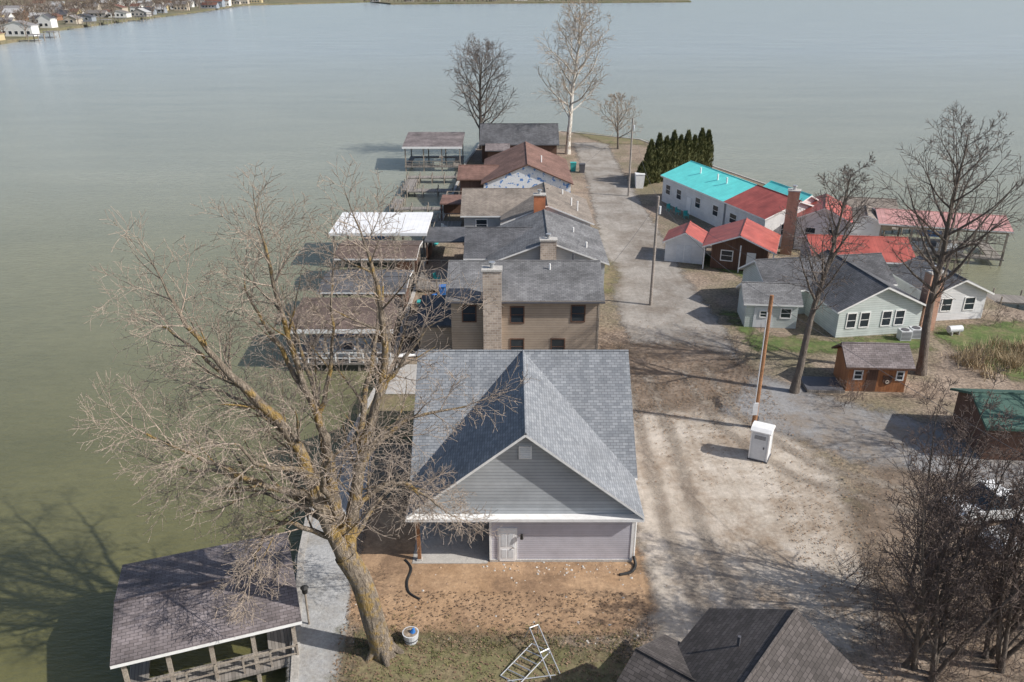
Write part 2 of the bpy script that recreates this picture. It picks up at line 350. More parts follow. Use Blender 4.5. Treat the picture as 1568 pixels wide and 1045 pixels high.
# ------------------------------------------------------------------ main house
b=Bld('gray_gable_house',.65,0,0)
b.roof(0,38.55,12.0,9.5,3.2,8.0,'y',m_main_roof,m_white)
b.roof(.0,43.3,12.3,12.0,3.2,8.0,'x',m_main_roof,m_white)
wl,wr=-5.6,5.6
b.p('walls').box(-1.8,wr,34.3,38.2,-.05,2.93,m_siding_l)
hw=5.55; L=5.7
b.p('walls').prism([(-hw,-.05),(hw,-.05),(hw,3.36),(0,7.8),(-hw,3.36)],-L,L,'x',m_siding_l,0,43.3)
b.p('front_gable_wall').prism([(wl,2.95),(wr,2.95),(wr,3.34),(0,7.8),(wl,3.34)],34.3,34.5,'y',m_siding_g)
b.p('trim').box(-6.02,6.02,33.83,34.34,2.86,3.03,m_white)
b.p('trim').box(wr-.11,wr+.02,34.27,34.32,0,2.86,m_white); b.p('trim').box(-1.82,-1.7,34.27,34.32,0,2.86,m_white)
b.p('trim').box(-1.8,wr,34.24,34.31,-.03,.16,m_conc)
b.p('gable_vent').box(-.32,.32,34.2,34.31,6.35,7.05,m_white)
for i in range(6): b.p('gable_vent').box(-.26,.26,34.18,34.2,6.42+i*.1,6.46+i*.1,m_ltgrey)
b.p('front_door').box(-1.4,-.38,34.25,34.31,.05,2.16,m_white)
b.p('front_door').box(-1.3,-.48,34.22,34.25,.1,2.06,m_door)
for xx in (-1.2,-.85):
    for zz,hh in ((.3,.55),(1.05,.8)): b.p('front_door').box(xx,xx+.27,34.205,34.22,zz,zz+hh,m_ltgrey)
b.p('front_door').cyl((-.56,34.22,1.0),(-.56,34.14,1.0),.035,.035,8,m_metal)
b.p('porch_lamp').cyl((-.15,34.3,1.75),(-.15,34.1,1.75),.03,.03,8,m_black); b.p('porch_lamp').cyl((-.15,34.1,1.62),(-.15,34.1,1.9),.09,.06,8,m_black)
b.p('porch_ceiling').box(wl,-1.8,34.5,38,2.78,2.86,m_white)
b.p('porch_post').box(wl+.02,wl+.2,34.32,34.5,-.02,2.86,m_pole)
b.p('porch_post').box(wl-.03,wl+.25,34.28,34.55,-.02,.14,m_conc)
b.p('trim').box(-1.8,-1.7,34.5,37.6,0,2.8,m_dkgrey)
b.p('downspout').cyl((5.7,34.35,.1),(5.7,34.35,2.9),.05,.05,8,m_white)
b.p('roof_vents').box(2.2,2.5,46,46.3,5.6,6.2,m_dkgrey)
b.done()
# ------------------------------------------------------------------ tan two storey house
b=Bld('tan_two_storey_house',1.0,62.5)
b.gable(0,0,12.2,9,5.4,7.1,'x',m_roof_gray,m_tan_siding,m_wood_gr)
b.chimney(-2.5,-4.45,1.4,.9,0,7.9,m_tanbrick)
for cx,cz in ((-.6,4.1),(4.1,4.2),(2.6,1.4),(-4.3,4.2),(-.6,1.4)):
    b.win('-y',-4.1,cx,cz,.95,1.25,m_wood_dk)
b.p('side_wing').box(-8.4,-5.7,-2.5,3.5,-.05,2.5,m_tan_siding)
b.p('side_wing_roof').box(-8.8,-5.7,-2.9,3.9,2.5,2.68,m_roof_dark)
b.p('corner_trim').box(5.62,5.74,-4.13,-4.0,0,5.3,m_wood_gr)
b.p('roof_vents').cyl((2,-1,6.4),(2,-1,7.2),.07,.07,8,m_white); b.p('roof_vents').cyl((4,1,6.4),(4,1,7.4),.07,.07,8,m_dkgrey)
b.p('gutter').box(-6.1,6.1,-4.62,-4.505,5.22,5.34,m_dkgrey)
b.done()
# ------------------------------------------------------------------ dark roof house
b=Bld('dark_roof_house',0,0)
b.gable(3.4,79,11.6,11.5,3.2,5.4,'y',m_roof_gray,m_grey_siding)
b.gable(-.4,79.6,8.6,9,3.1,4.9,'x',m_roof_dark,m_grey_siding)
b.chimney(3.4,73.4,1.5,.8,0,5.5,m_tanbrick)
b.win('-y',73.65,6.6,1.7,1.2,1.2); b.p('roof_vents').cyl((6.2,80,3.9),(6.2,80,4.8),.08,.08,8,m_white); b.p('roof_vents').cyl((7.2,76,3.6),(7.2,76,4.5),.1,.1,8,m_white)
b.done()
b=Bld('tan_roof_house',0,0)
b.gable(-.8,95.6,10.2,9.6,3.0,5.0,'x',m_roof_tan,m_grey_siding)
b.gable(3.9,93,10.4,11,3.0,5.1,'y',m_roof_tan,m_white_siding)
b.chimney(3.0,87.3,1.25,.8,0,6.3,m_brick_or)
b.p('brick_base').box(-.6,8.4,87.84,87.89,0,1.1,m_brick)
b.win('-y',87.9,6.2,1.9,1.6,1.2); b.win('-y',91.2,-3.5,1.9,1.2,1.1)
for xx,yy in ((6,96),(6.8,92),(7.4,90.5)): b.p('roof_vents').cyl((xx,yy,3.6),(xx,yy,4.8),.09,.09,8,m_white)
b.done()
b=Bld('house_wrap_house',0,0)
b.gable(2.0,114.5,12.2,16,3.0,5.6,'y',m_roof_brown,m_wrap,m_wood_dk,ov=.35)
b.gable(-4.6,113,5.6,8,3.0,4.1,'x',m_roof_brown,m_wood_dk,m_wood_dk)
b.win('-y',106.8,5,1.7,1.1,1.1); b.win('-y',106.8,-.5,1.7,1.1,1.1)
b.p('roof_vents').cyl((4,112,4.5),(4,112,5.6),.1,.1,8,m_white)
b.done()
b=Bld('lakeside_gray_house',1.2,139)
b.gable(0,0,13,10,3.0,5.5,'x',m_roof_dark,m_wood_dk,m_dkgrey)
for cx in (-3,0,3): b.win('-y',-4.6,cx,1.7,1.1,1.1)
b.gable(-3.5,-5.5,4,5,2.6,3.2,'x',m_roof_worn,m_wood_dk,m_dkgrey)
b.done()

# ------------------------------------------------------------------ docks
def pontoon(name,x,y,rot):
    b=Bld(name,x,y,rot,-1.0)
    for s in (-.9,.9): b.p('pontoons').cyl((-3,s,.1),(2.6,s,.1),.3,.3,12,m_metal); b.p('pontoons').cyl((2.6,s,.1),(3.2,s,.2),.3,.05,12,m_metal)
    b.p('deck').box(-3,2.9,-1.2,1.2,.4,.5,m_ltgrey)
    for s in (-1.2,1.14): b.p('fence').box(-2.6,2.7,s,s+.06,.55,1.1,m_white)
    b.p('seats').box(-2.9,-2.2,-1.1,1.1,.5,.95,m_white); b.p('seats').box(1.4,2.5,-1.1,-.5,.5,.9,m_white); b.p('console').box(-.4,.2,.3,1.0,.5,1.3,m_dkgrey)
    b.p('outboard_motor').box(-3.5,-3.1,-.2,.2,.0,.9,m_black)
    for sx in (-1.8,.9):
        for s in (-1.1,1.1): b.p('canopy_frame').cyl((sx,s,.9),(sx,s,2.4),.03,.03,6,m_metal)
    b.p('canopy').box(-2,1.1,-1.2,1.2,2.4,2.46,m_blue)
    b.done()
def boathouse(name,x,y,rot,w,d,ze,zr,roofm,trim=None,axis='x',flat=False,fill=None,nx=4,rail=True):
    b=Bld(name,x,y,rot)
    if flat:
        b.p('roof').prism([(-d/2,ze),(d/2,zr),(d/2,zr-.2),(-d/2,ze-.2)],-w/2,w/2,'x',roofm)
        b.p('fascia').box(-w/2-.03,w/2+.03,-d/2-.06,-d/2-.005,ze-.3,ze+.02,trim or m_white)
    else: b.roof(0,0,w,d,ze,zr,axis,roofm,trim or m_white)
    X=[-w/2+.4+(w-.8)*i/(nx-1) for i in range(nx)]
    for px_ in X:
        for py_ in (-d/2+.4,d/2-.4): b.p('posts').box(px_-.09,px_+.09,py_-.09,py_+.09,-2.4,ze-.05,m_wood_gr)
    b.p('posts').box(-w/2+.3,w/2-.3,-d/2+.33,-d/2+.47,ze-.42,ze-.18,m_wood_gr); b.p('posts').box(-w/2+.3,w/2-.3,d/2-.47,d/2-.33,ze-.42,ze-.18,m_wood_gr)
    dk=b.p('deck')
    dk.box(-w/2+.2,w/2-.2,-d/2+.2,-d/2+1.4,-.35,-.2,m_deck); dk.box(-w/2+.2,w/2-.2,d/2-1.4,d/2-.2,-.352,-.202,m_deck)
    dk.box(w/2-1.6,w/2-.2,-d/2+1.4,d/2-1.4,-.354,-.204,m_deck); dk.box(-w/2+.2,-w/2+1,-d/2+1.4,d/2-1.4,-.356,-.206,m_deck)
    if rail:
        r=b.p('railing'); rm_=m_white if rail==2 else m_wood_gr
        r.box(-w/2+.3,w/2-.3,-d/2+.26,-d/2+.31,.62,.7,rm_)
        r.box(-w/2+.3,w/2-.3,-d/2+.26,-d/2+.31,.18,.24,rm_)
        k=int(w/1.2)
        for i in range(k+1):
            xx=-w/2+.35+(w-.7)*i/k; r.box(xx-.04,xx+.04,-d/2+.25,-d/2+.32,-.2,.7,rm_)
    if fill: b.p('storage_wall').box(w/2-2.5,w/2-.5,d/2-2.2,d/2-.5,-.2,ze-.45,fill)
    return b
b=boathouse('covered_boat_dock',-13.95,29.5,R(19.5),7.7,6.7,2.2,2.75,m_roof_worn,m_white,nx=5)
b.p('dock_lamp').cyl((4.2,-1.2,-.2),(4.2,-1.2,1.9),.05,.05,8,m_wood_gr)
b.p('dock_lamp').cyl((4.2,-1.2,1.9),(4.2,-1.2,2.2),.12,.16,10,m_black)
b.p('dock_lamp').cyl((4.2,-1.2,2.2),(4.2,-1.2,2.32),.2,.05,10,m_black)
b.done()
boathouse('covered_boat_dock',-13.5,61.6,0,8.4,6.2,2.8,3.1,m_roof_mud,flat=True,fill=m_wood_dk,rail=2).done()
boathouse('covered_boat_dock',-13.2,70,0,7.8,6,2.7,3.1,m_roof_dark,fill=m_wood_dk).done()
boathouse('covered_boat_dock',-13.4,79,0,8.2,6,2.8,3.2,m_roof_mud,fill=m_wood_dk).done()
boathouse('white_roof_boat_dock',-14.3,88,0,10.4,8,3.0,3.12,m_whiteroof,flat=True).done()
boathouse('covered_boat_dock',-12.8,136.5,0,9.6,9,3.0,3.8,m_roof_worn,flat=True,nx=4).done()
boathouse('faded_red_boathouse',48,89.5,R(-14),13.5,7,3.0,3.8,m_redfade,m_white,nx=5).done()
pontoon('pontoon_boat',-14.5,88,0); pontoon('pontoon_boat',-13.6,61.8,R(180)); pontoon('pontoon_boat',48,89,R(-14))
def dock(name,pts,w,rails=False):
    mb=MB()
    for k,(a,c) in enumerate(zip(pts[:-1],pts[1:])):
        a=Vector((*a,0)); c=Vector((*c,0)); d=(c-a).normalized(); L=(c-a).length; ang=math.atan2(d.y,d.x); mid=(a+c)/2
        z=-.12+.004*k
        mb.box(mid.x-L/2,mid.x+L/2,mid.y-w/2,mid.y+w/2,z-.15,z,m_deck,ang)
        for i in range(int(L/2.5)+2):
            q=a+d*(L*i/(int(L/2.5)+1)); nn=Vector((-d.y,d.x,0))*(w/2+.05)
            for s_ in (1,-1):
                mb.cyl((q.x+nn.x*s_,q.y+nn.y*s_,-2.4),(q.x+nn.x*s_,q.y+nn.y*s_,.45),.08,.08,6,m_wood_gr)
    return mb.obj(name)
dock('wooden_dock',[(-9,100),(-16.5,100)],1.6); dock('wooden_dock',[(-9,106),(-15.5,106),(-15.5,111)],1.4)
dock('wooden_dock',[(-8.5,116),(-15,116),(-15,123)],1.8); dock('wooden_dock',[(-8.5,124.5),(-16,124.5)],1.5)
dock('wooden_dock',[(44,73.5),(56,71)],2.2); dock('wooden_dock',[(25,150),(31,151)],1.4)
dock('wooden_dock',[(43,97),(52,98)],1.8)
def deck(name,x0,x1,y0,y1,z,rail=True):
    mb=MB(); mb.box(x0,x1,y0,y1,z-.15,z,m_deck)
    for x in (x0+.1,(x0+x1)/2,x1-.1):
        for y in (y0+.1,y1-.1): mb.box(x-.06,x+.06,y-.06,y+.06,-.02,z+(.95 if rail else 0),m_wood_gr)
    if rail:
        for y in (y0+.06,y1-.06): mb.box(x0,x1,y-.03,y+.03,z+.88,z+.96,m_wood_gr)
        mb.box(x0+.02,x0+.08,y0,y1,z+.884,z+.964,m_wood_gr)
        k=int((x1-x0)/.5)
        for i in range(k): mb.box(x0+i*.5,x0+i*.5+.05,y0+.03,y0+.08,z,z+.9,m_wood_gr)
    return mb.obj(name)
deck('wooden_deck',-9.3,-5.2,74,80,.4); deck('wooden_deck',-9.2,-6.2,91,98,.4); deck('wooden_deck',-8.8,-5.5,103,109,.5); deck('wooden_deck',-9.2,-7.6,63,68,.3)
mb=MB(); mb.box(-9.2,-4.6,82.5,88,2.4,2.55,m_roof_dark)
for x in (-9,-4.8):
    for y in (82.7,87.8): mb.box(x-.08,x+.08,y-.08,y+.08,-.02,2.4,m_wood_dk)
mb.box(-9.1,-8.9,84,87.6,-.02,1.2,m_wood_dk); mb.obj('patio_cover')
mb=MB(); mb.box(-8.9,-5.4,98.5,103,2.3,2.45,m_roof_brown)
for x in (-8.7,-5.6):
    for y in (98.7,102.8): mb.box(x-.08,x+.08,y-.08,y+.08,-.02,2.3,m_wood_dk)
mb.box(-8.6,-6,102.4,102.7,-.02,2.2,m_wood_dk); mb.obj('patio_cover')
def kayak(x,y,rot,m):
    mb=MB(); prof=[(-1.6,.02),(-1.1,.2),(-.5,.3),(.5,.3),(1.1,.2),(1.6,.02)]
    C,S=math.cos(rot),math.sin(rot); V=[]
    for a,w in prof:
        for k in range(8):
            t=6.283*k/8; lx=a; ly=w*math.cos(t); z=.22+w*.6*math.sin(t); V.append((x+lx*C-ly*S,y+lx*S+ly*C,z))
    F=[(i*8+k,i*8+(k+1)%8,(i+1)*8+(k+1)%8,(i+1)*8+k) for i in range(5) for k in range(8)]
    mb.add(V,F,m); mb.cyl((x,y,.36),(x,y,.42),.24,.24,12,m_black); mb.obj('kayak',smooth=True)
kayak(-8.4,71.5,1.4,m_orange); kayak(-7.6,72,1.3,m_blue); kayak(-8.6,90,1.5,m_tealp); kayak(-8.0,59.5,.3,m_white)

# ------------------------------------------------------------------ right side buildings
ax=math.atan2(-.94,.34)
b=Bld('teal_and_red_roof_house',20,109.5,ax)
W=9.0
b.gable(7.6,W/2,15.2,W,3.5,5.1,'x',m_teal,m_white_siding,ov=.3)
b.gable(18.2,W/2+2.4,7.6,5.0,3.9,5.3,'x',m_teal,m_white_siding,ov=.3)
b.gable(19.2,W/2,8.2,W+.1,3.52,5.14,'x',m_red,m_white_siding,ov=.3)
for cx in (1.8,4.6,9.2,13.2): b.win('-y',.3,cx,1.9,1.1,1.2)
b.p('front_door').box(6.7,7.7,.22,.3,0,2.1,m_door)
for cx in (17,20.5): b.win('-y',.25,cx,1.9,1.3,1.1)
b.win('+x',23.0,3,2,1.0,1.2); b.win('+x',23.0,6.5,2,1.0,1.2)
for cx in (5,9,11): b.p('roof_vents').cyl((cx,3,4.4),(cx,3,5.3),.1,.1,8,m_white)
b.done()
b=Bld('white_lake_cottage',35.2,90,R(-20))
b.gable(0,0,6,7,3.6,5,'y',m_red,m_white_siding,ov=.3); b.chimney(-3.4,-5.2,1.2,.9,0,7.0,m_brick)
b.win('-y',-3.2,-1.2,2,1,1.2); b.win('-y',-3.2,1.2,2,1,1.2)
b.gable(4.6,3,4,5,2.8,3.6,'y',m_roof_tan,m_white_siding,ov=.3)
b.done()
b=Bld('red_roof_shed',18.9,85,R(-18))
b.gable(0,0,4.6,4.6,2.2,3.4,'y',m_red,m_white_siding,ov=.3)
b.p('doors').box(-.8,.8,-2.06,-2.0,.05,1.95,m_ltgrey); b.p('doors').box(-.03,.03,-2.08,-2.06,.05,1.95,m_white)
b.done()
b=Bld('brown_porch_cabin',24.3,83,R(-20))
b.gable(0,0,7.4,7.0,2.5,4.0,'y',m_red,m_wood_dk,m_white,ov=.9)
b.p('porch_posts').box(-3.5,-3.38,-3.3,-3.18,0,2.5,m_white); b.p('porch_posts').box(3.38,3.5,-3.3,-3.18,0,2.5,m_white); b.p('porch_posts').box(.1,.22,-3.3,-3.18,0,2.9,m_white)
b.p('front_door').box(.8,1.7,-2.66,-2.6,0,2.05,m_door); b.win('-y',-2.6,-1.2,1.5,1.1,1.0)
b.done()
b=Bld('red_roof_cottage',34.4,78.6,R(-6))
b.gable(0,0,9.8,7.6,2.9,4.3,'x',m_red,m_grey_siding,ov=.5)
for cx in (-3,0,3): b.win('-y',-3.3,cx,1.6,1.1,1.1)
b.p('screen_porch').box(-4.9,-2,-5,-3.7,-.02,2.2,m_wood_dk)
b.done()
b=Bld('tan_boathouse',43.2,97.5,R(-12))
b.gable(0,0,6.5,4,2.6,3.4,'x',m_roof_tan,m_tan_siding,ov=.3); b.win('-y',-1.7,0,1.5,1.4,.9); b.done()
b=Bld('pale_green_cottage',30.4,68.5,R(9))
b.gable(0,0,8.4,10.2,2.5,4.5,'y',m_roof_dark,m_pale_siding,ov=.4)
for cx in (-2.6,-1.4,.6,1.8): b.win('-y',-4.7,cx,1.5,.75,1.25)
b.gable(-1.6,3.6,12.5,6.5,2.5,4.4,'x',m_roof_dark,m_pale_siding,ov=.4)
b.chimney(4.7,-4.2,1.3,.9,0,5.2,m_brick)
b.done()
b=Bld('white_gable_cottage',39,70.3,R(8))
b.gable(0,0,6,7,2.5,3.9,'y',m_roof_gray,m_white_siding,ov=.4)
b.win('-y',-3.1,-1.1,1.5,.9,1.1); b.win('-y',-3.1,1.1,1.5,.9,1.1)
b.done()
b=Bld('gray_garden_shed',22.6,67.2,R(-5))
b.gable(0,0,5,4.2,2.3,3.5,'x',m_roof_gray,m_pale_siding,ov=.3)
b.win('-y',-1.8,1.2,1.4,.8,.8); b.p('doors').box(-1.5,.1,-1.86,-1.8,.05,1.95,m_ltgrey); b.win('-y',-1.86,-.7,1.3,.5,.5)
b.done()
b=Bld('cedar_playhouse',26.8,54.9,R(-3))
b.gable(0,0,4.9,3.6,2.1,3.25,'x',m_roof_worn,m_wood_or,m_wood_dk,ov=.35)
b.win('-y',-1.45,-1.4,1.35,.5,.6); b.win('-y',-1.45,1.6,1.35,.4,.6)
b.p('front_door').box(-.75,.0,-1.5,-1.45,.05,1.8,m_wood_dk)
s_=b.p('bear_sign')
s_.cyl((.75,-1.46,.95),(.75,-1.52,.95),.33,.33,18,m_wood_dk); s_.cyl((.5,-1.46,1.25),(.5,-1.52,1.25),.13,.13,12,m_wood_dk); s_.cyl((1.0,-1.46,1.25),(1.0,-1.52,1.25),.13,.13,12,m_wood_dk)
s_.cyl((.75,-1.52,.86),(.75,-1.55,.86),.15,.15,14,m_tanbrick); s_.cyl((.75,-1.55,.9),(.75,-1.565,.9),.05,.05,8,m_black)
for q in (.62,.88): s_.cyl((q,-1.52,1.05),(q,-1.54,1.05),.04,.04,8,m_black)
b.p('side_deck').box(-5,-2.3,-1.9,.4,0,.22,m_deck); b.p('side_deck').box(-5,-2.35,-1.85,.35,.22,.24,m_dkgrey)
b.done()
b=Bld('green_roof_garage',34.0,46.2,R(-4))
b.gable(0,0,9,5.4,2.5,3.6,'x',m_roof_green,m_wood_dk,m_roof_green,ov=.4); b.win('-y',-2.3,0,1.6,1.4,1); b.done()
# foreground house, ridge runs to the south-west
rd=math.atan2(-.777,-.63)
b=Bld('dark_brown_roof_house',11.4,25.5,rd)
b.gable(6,0,12,7.2,2.8,4.8,'x',m_roof_fg,m_tan_siding,m_dkgrey,ov=.4)
b.gable(4.9,-2.2,5.0,4.4,2.62,3.75,'y',m_roof_fg,m_tan_siding,m_dkgrey,ov=.4)
b.p('roof_vents').cyl((2.6,-1.2,4.0),(2.6,-1.2,4.6),.07,.07,8,m_dkgrey)
b.done()

# ------------------------------------------------------------------ poles, street furniture
def pole(x,y,h,r,mat):
    mb=MB(); mb.cyl((x,y,-.1),(x,y,h),r,r*.72,12,mat)
    if mat is m_pole_gr: mb.cyl((x+.2,y,h-1.6),(x+.2,y,h-.9),.13,.13,10,m_ltgrey)
    return mb
mb=pole(16.4,48.2,9.6,.17,m_pole); mb.box(16.1,16.45,47.95,48.05,1.1,2.0,m_ltgrey); mb.cyl((16.2,48,2.0),(16.2,48,8.5),.035,.035,6,m_ltgrey); mb.obj('utility_pole')
pole(12.9,70.8,10.3,.15,m_pole_gr).obj('utility_pole')
pole(16.2,112,10.6,.15,m_pole_gr).obj('utility_pole')
mb=MB()
def wire(a,c,sag,r=.012):
    a=Vector(a);c=Vector(c);pts=[a.lerp(c,t/14)-Vector((0,0,sag*4*(t/14)*(1-t/14))) for t in range(15)]
    mb.poly_path(pts,r,4,m_dkgrey)
wire((16.4,48.2,9.4),(12.9,70.8,10),.8); wire((12.9,70.8,10.1),(16.2,112,10.4),1.2); wire((16.4,48.2,9.2),(40,-10,10),1.5)
wire((12.9,70.8,9.8),(6.6,62,5.2),.3); wire((16.2,112,10.2),(7.9,110,3.5),.3); wire((12.9,70.8,9.8),(27,67,3),.5)
mb.obj('overhead_wires')
b=Bld('portable_toilet',15.75,44.5,R(-28))
t=b.p('cabin'); t.box(-.56,.56,-.56,.56,.1,2.05,m_ltgrey)
for sx in (-.58,.5):
    for sy in (-.58,.5): t.box(sx,sx+.08,sy,sy+.08,.1,2.1,m_white)
b.p('skid_base').box(-.62,.62,-.62,.62,0,.1,m_dkgrey)
b.p('door').box(-.42,.42,-.6,-.56,.15,1.95,m_ltgrey); b.p('door').box(.25,.33,-.63,-.6,.95,1.1,m_dkgrey)
for i in range(4): b.p('vents').box(-.35,.35,-.615,-.6,1.6+i*.07,1.63+i*.07,m_dkgrey)
prof=[(-.64,2.05),(.64,2.05),(.64,2.13),(.4,2.3),(0,2.36),(-.4,2.3),(-.64,2.13)]
b.p('dome_roof').prism(prof,-.64,.64,'x',m_white); b.p('vent_pipe').cyl((-.45,.45,2.1),(-.45,.45,2.6),.05,.05,8,m_dkgrey)
b.done()
mb=MB(); c=(-4.65,28.7)
mb.cyl((c[0],c[1],0),(c[0],c[1],.55),.30,.38,18,m_ltgrey); mb.cyl((c[0],c[1],.2),(c[0],c[1],.26),.345,.355,18,m_dkgrey)
mb.cyl((c[0],c[1],.552),(c[0],c[1],.56),.33,.33,18,m_ground); mb.cyl((c[0]+.1,c[1],.56),(c[0]+.15,c[1],.75),.14,.06,8,m_blue)
mb.obj('barrel_planter')
def smooth(pts,n=6):
    P=[Vector(p) for p in pts]; out=[]
    for i in range(len(P)-1):
        p0=P[max(i-1,0)];p1=P[i];p2=P[i+1];p3=P[min(i+2,len(P)-1)]
        for k in range(n):
            t=k/n; out.append(.5*((2*p1)+(p2-p0)*t+(2*p0-5*p1+4*p2-p3)*t*t+(3*p1-p0-3*p2+p3)*t**3))
    out.append(P[-1]); return out
mb=MB(); mb.poly_path(smooth([(-5.6,34.4,.05),(-5.2,33.7,.05),(-5.3,32.7,.05),(-5.1,31.9,.05),(-4.5,31.4,.05)]),.06,8,m_black); mb.obj('drain_hose')
mb=MB(); mb.poly_path(smooth([(6.35,34.3,.35),(6.4,33.9,.09),(6.1,33.4,.07),(5.5,33.2,.07)]),.08,8,m_black); mb.obj('downspout_extension')
mb=MB()
def tube(a,c,r=.028): mb.cyl(a,c,r,r,6,m_metal)
A0=Vector((-.5,26.6,.08)); A1=Vector((.9,28.2,.35)); off=Vector((.8,-.5,0))
tube(A0,A1); tube(A0+off,A1+off)
for t in (0,.2,.4,.6,.8,1): tube(A0.lerp(A1,t),A0.lerp(A1,t)+off)
tube((1.7,26.4,.08),(.8,28.6,.9)); tube((2.1,26.7,.08),(1.2,28.8,.9)); tube((.8,28.6,.9),(1.2,28.8,.9)); tube((1.25,27.5,.5),(1.65,27.75,.5)); tube((.8,28.6,.9),(.6,28.9,.05)); tube((1.2,28.8,.9),(1.2,29.1,.05))
tube((-.2,26.3,.08),(1.9,26.6,.12))
mb.obj('boat_lift_frame')
mb=MB(); r_=random.Random(3)
def rock(x,y,z,s,m=None):
    ico=[]
    for i in range(4):
        for j in range(6):
            th=math.pi*(i+.5)/4; ph=2*math.pi*j/6; k=s*r_.uniform(.7,1.2)
            ico.append((x+k*math.sin(th)*math.cos(ph),y+k*math.sin(th)*math.sin(ph),z+.6*k*math.cos(th)))
    fs=[(i*6+j,i*6+(j+1)%6,(i+1)*6+(j+1)%6,(i+1)*6+j) for i in range(3) for j in range(6)]+[tuple(range(6))[::-1],tuple(range(18,24))]
    mb.add(ico,fs,m or m_conc)
m_clod=M_noise('clay_clods',(.30,.20,.13),(.40,.29,.20),2,.95,8,.2,0)
for i in range(90): rock(r_.uniform(-1.5,6.4),r_.gauss(33.7,.3),.02,r_.uniform(.03,.09),m_conc if r_.random()<.4 else m_clod)
for i in range(260): rock(r_.uniform(-8,6.6),r_.uniform(28.5,34),.01,r_.uniform(.02,.09),m_clod if r_.random()<.8 else m_conc)
mb.obj('scattered_stones')
def bin_(name,x,y,m,w=.6,h=1.05):
    mb=MB(); mb.add([(x-w*.4,y-w*.4,0),(x+w*.4,y-w*.4,0),(x+w*.4,y+w*.4,0),(x-w*.4,y+w*.4,0),(x-w/2,y-w/2,h),(x+w/2,y-w/2,h),(x+w/2,y+w/2,h),(x-w/2,y+w/2,h)],[(3,2,1,0),(4,5,6,7),(0,1,5,4),(1,2,6,5),(2,3,7,6),(3,0,4,7)],m)
    mb.box(x-w/2-.03,x+w/2+.03,y-w/2-.05,y+w/2+.03,h,h+.07,m); mb.cyl((x-w*.45,y+w*.45,.12),(x+w*.45,y+w*.45,.12),.12,.12,10,m_black); mb.obj(name)
bin_('wheelie_bin',9.6,128,m_tealp,.9,1.3); bin_('wheelie_bin',10.9,127,m_dkgrey,.9,1.3); bin_('wheelie_bin',-8.3,69,m_tealp); bin_('wheelie_bin',-6.6,73,m_blue)
bin_('utility_cabinet',18.4,117,m_white,1.3,2.0)
def chair(x,y,rot,m):
    b=Bld('garden_chair',x,y,rot); s=b.p('seat'); s.box(-.28,.28,-.25,.28,.38,.43,m); b.p('backrest').box(-.28,.28,.24,.3,.43,.95,m)
    for sx in (-.28,.22):
        for sy in (-.25,.22): b.p('legs').box(sx,sx+.05,sy,sy+.05,0,.6,m)
        b.p('arms').box(sx,sx+.06,-.25,.28,.6,.64,m)
    b.done()
for x,y,rt in ((20.5,104,.5),(21.3,102.4,1),(22,100.6,.2)): chair(x,y,rt,m_tealp)
chair(-7.5,77,1.2,m_tealp); chair(-7.9,65,2,m_white); chair(-8.1,95,2.2,m_white)
mb=MB()
for k,(x,y) in enumerate(((33.0,62.9),(34.1,63.3))):
    mb.box(x-.45,x+.45,y-.4,y+.4,.05,.9,m_ltgrey); mb.cyl((x,y,.9),(x,y,.94),.33,.33,16,m_dkgrey)
    for i in range(6): mb.box(x-.4,x+.4,y-.415,y-.4,.15+i*.12,.2+i*.12,m_dkgrey)
mb.obj('air_conditioner_units')
mb=MB(); mb.cyl((37.2,63.9,.5),(38.4,64.1,.5),.3,.3,16,m_ltgrey); mb.box(37.4,37.5,63.6,64.1,0,.3,m_conc); mb.box(38.1,38.2,63.8,64.3,0,.3,m_conc); mb.obj('propane_tank')

def vehicle(name,x,y,rot,paint,L=4.6,W=1.85,H=1.5,pick=False):
    b=Bld(name,x,y,rot); h=L/2
    body=[(-h,.35),(-h*.98,.75),(-h*.9,.92),(-h*.45,.98),(h*.55,1.0),(h*.96,.95),(h,.7),(h,.35)]
    vs=[];k=len(body)
    for w in (-W/2,W/2):
        for a,z in body: vs.append((a,w*(1 if z<.9 else .95),z))
    b.p('body').add(vs,[(i,(i+1)%k,k+(i+1)%k,k+i) for i in range(k)]+[tuple(range(k))[::-1],tuple(range(k,2*k))],paint)
    top=h*.2 if pick else h*.62
    cab=[(-h*.48,.97,.46),(-h*.18,H,.38),(top*.7,H,.38),(top+.15,.99,.46)]
    vs=[(a,-W*w,z) for a,z,w in cab]+[(a,W*w,z) for a,z,w in cab]
    b.p('glasshouse').add(vs,[(0,1,2,3),(7,6,5,4),(0,4,5,1),(2,6,7,3)],m_glass)
    b.p('roof_panel').box(-h*.2,top*.72,-W*.39,W*.39,H-.01,H+.04,paint)
    for s in (-1,1): b.p('pillars').box(-h*.02-.05,-h*.02+.05,s*W*.44-.03,s*W*.44+.03,.95,H,paint)
    for a in (-h*.62,h*.62):
        for s in (-1,1):
            b.p('wheels').cyl((a,s*(W/2-.2),.34),(a,s*(W/2+.02),.34),.34,.34,18,m_black); b.p('wheels').cyl((a,s*(W/2+.02),.34),(a,s*(W/2+.03),.34),.2,.2,12,m_metal)
    for s in (-1,1):
        b.p('lights').box(-h-.01,-h*.96,s*W*.38-.16,s*W*.38+.16,.6,.75,m_white); b.p('lights').box(h*.98,h+.015,s*W*.4-.1,s*W*.4+.1,.62,.85,m_red)
    if pick: b.p('cargo_bed').box(h*.3,h*.93,-W*.38,W*.38,1.0,1.015,m_black)
    e=b.done(); return e
vehicle('parked_pickup',27.2,38.4,R(8),m_white,5.0,1.95,1.8,True)
vehicle('parked_car',27.6,35.6,R(15),m_white)
b=Bld('quad_bike',41.5,68.6,R(30))
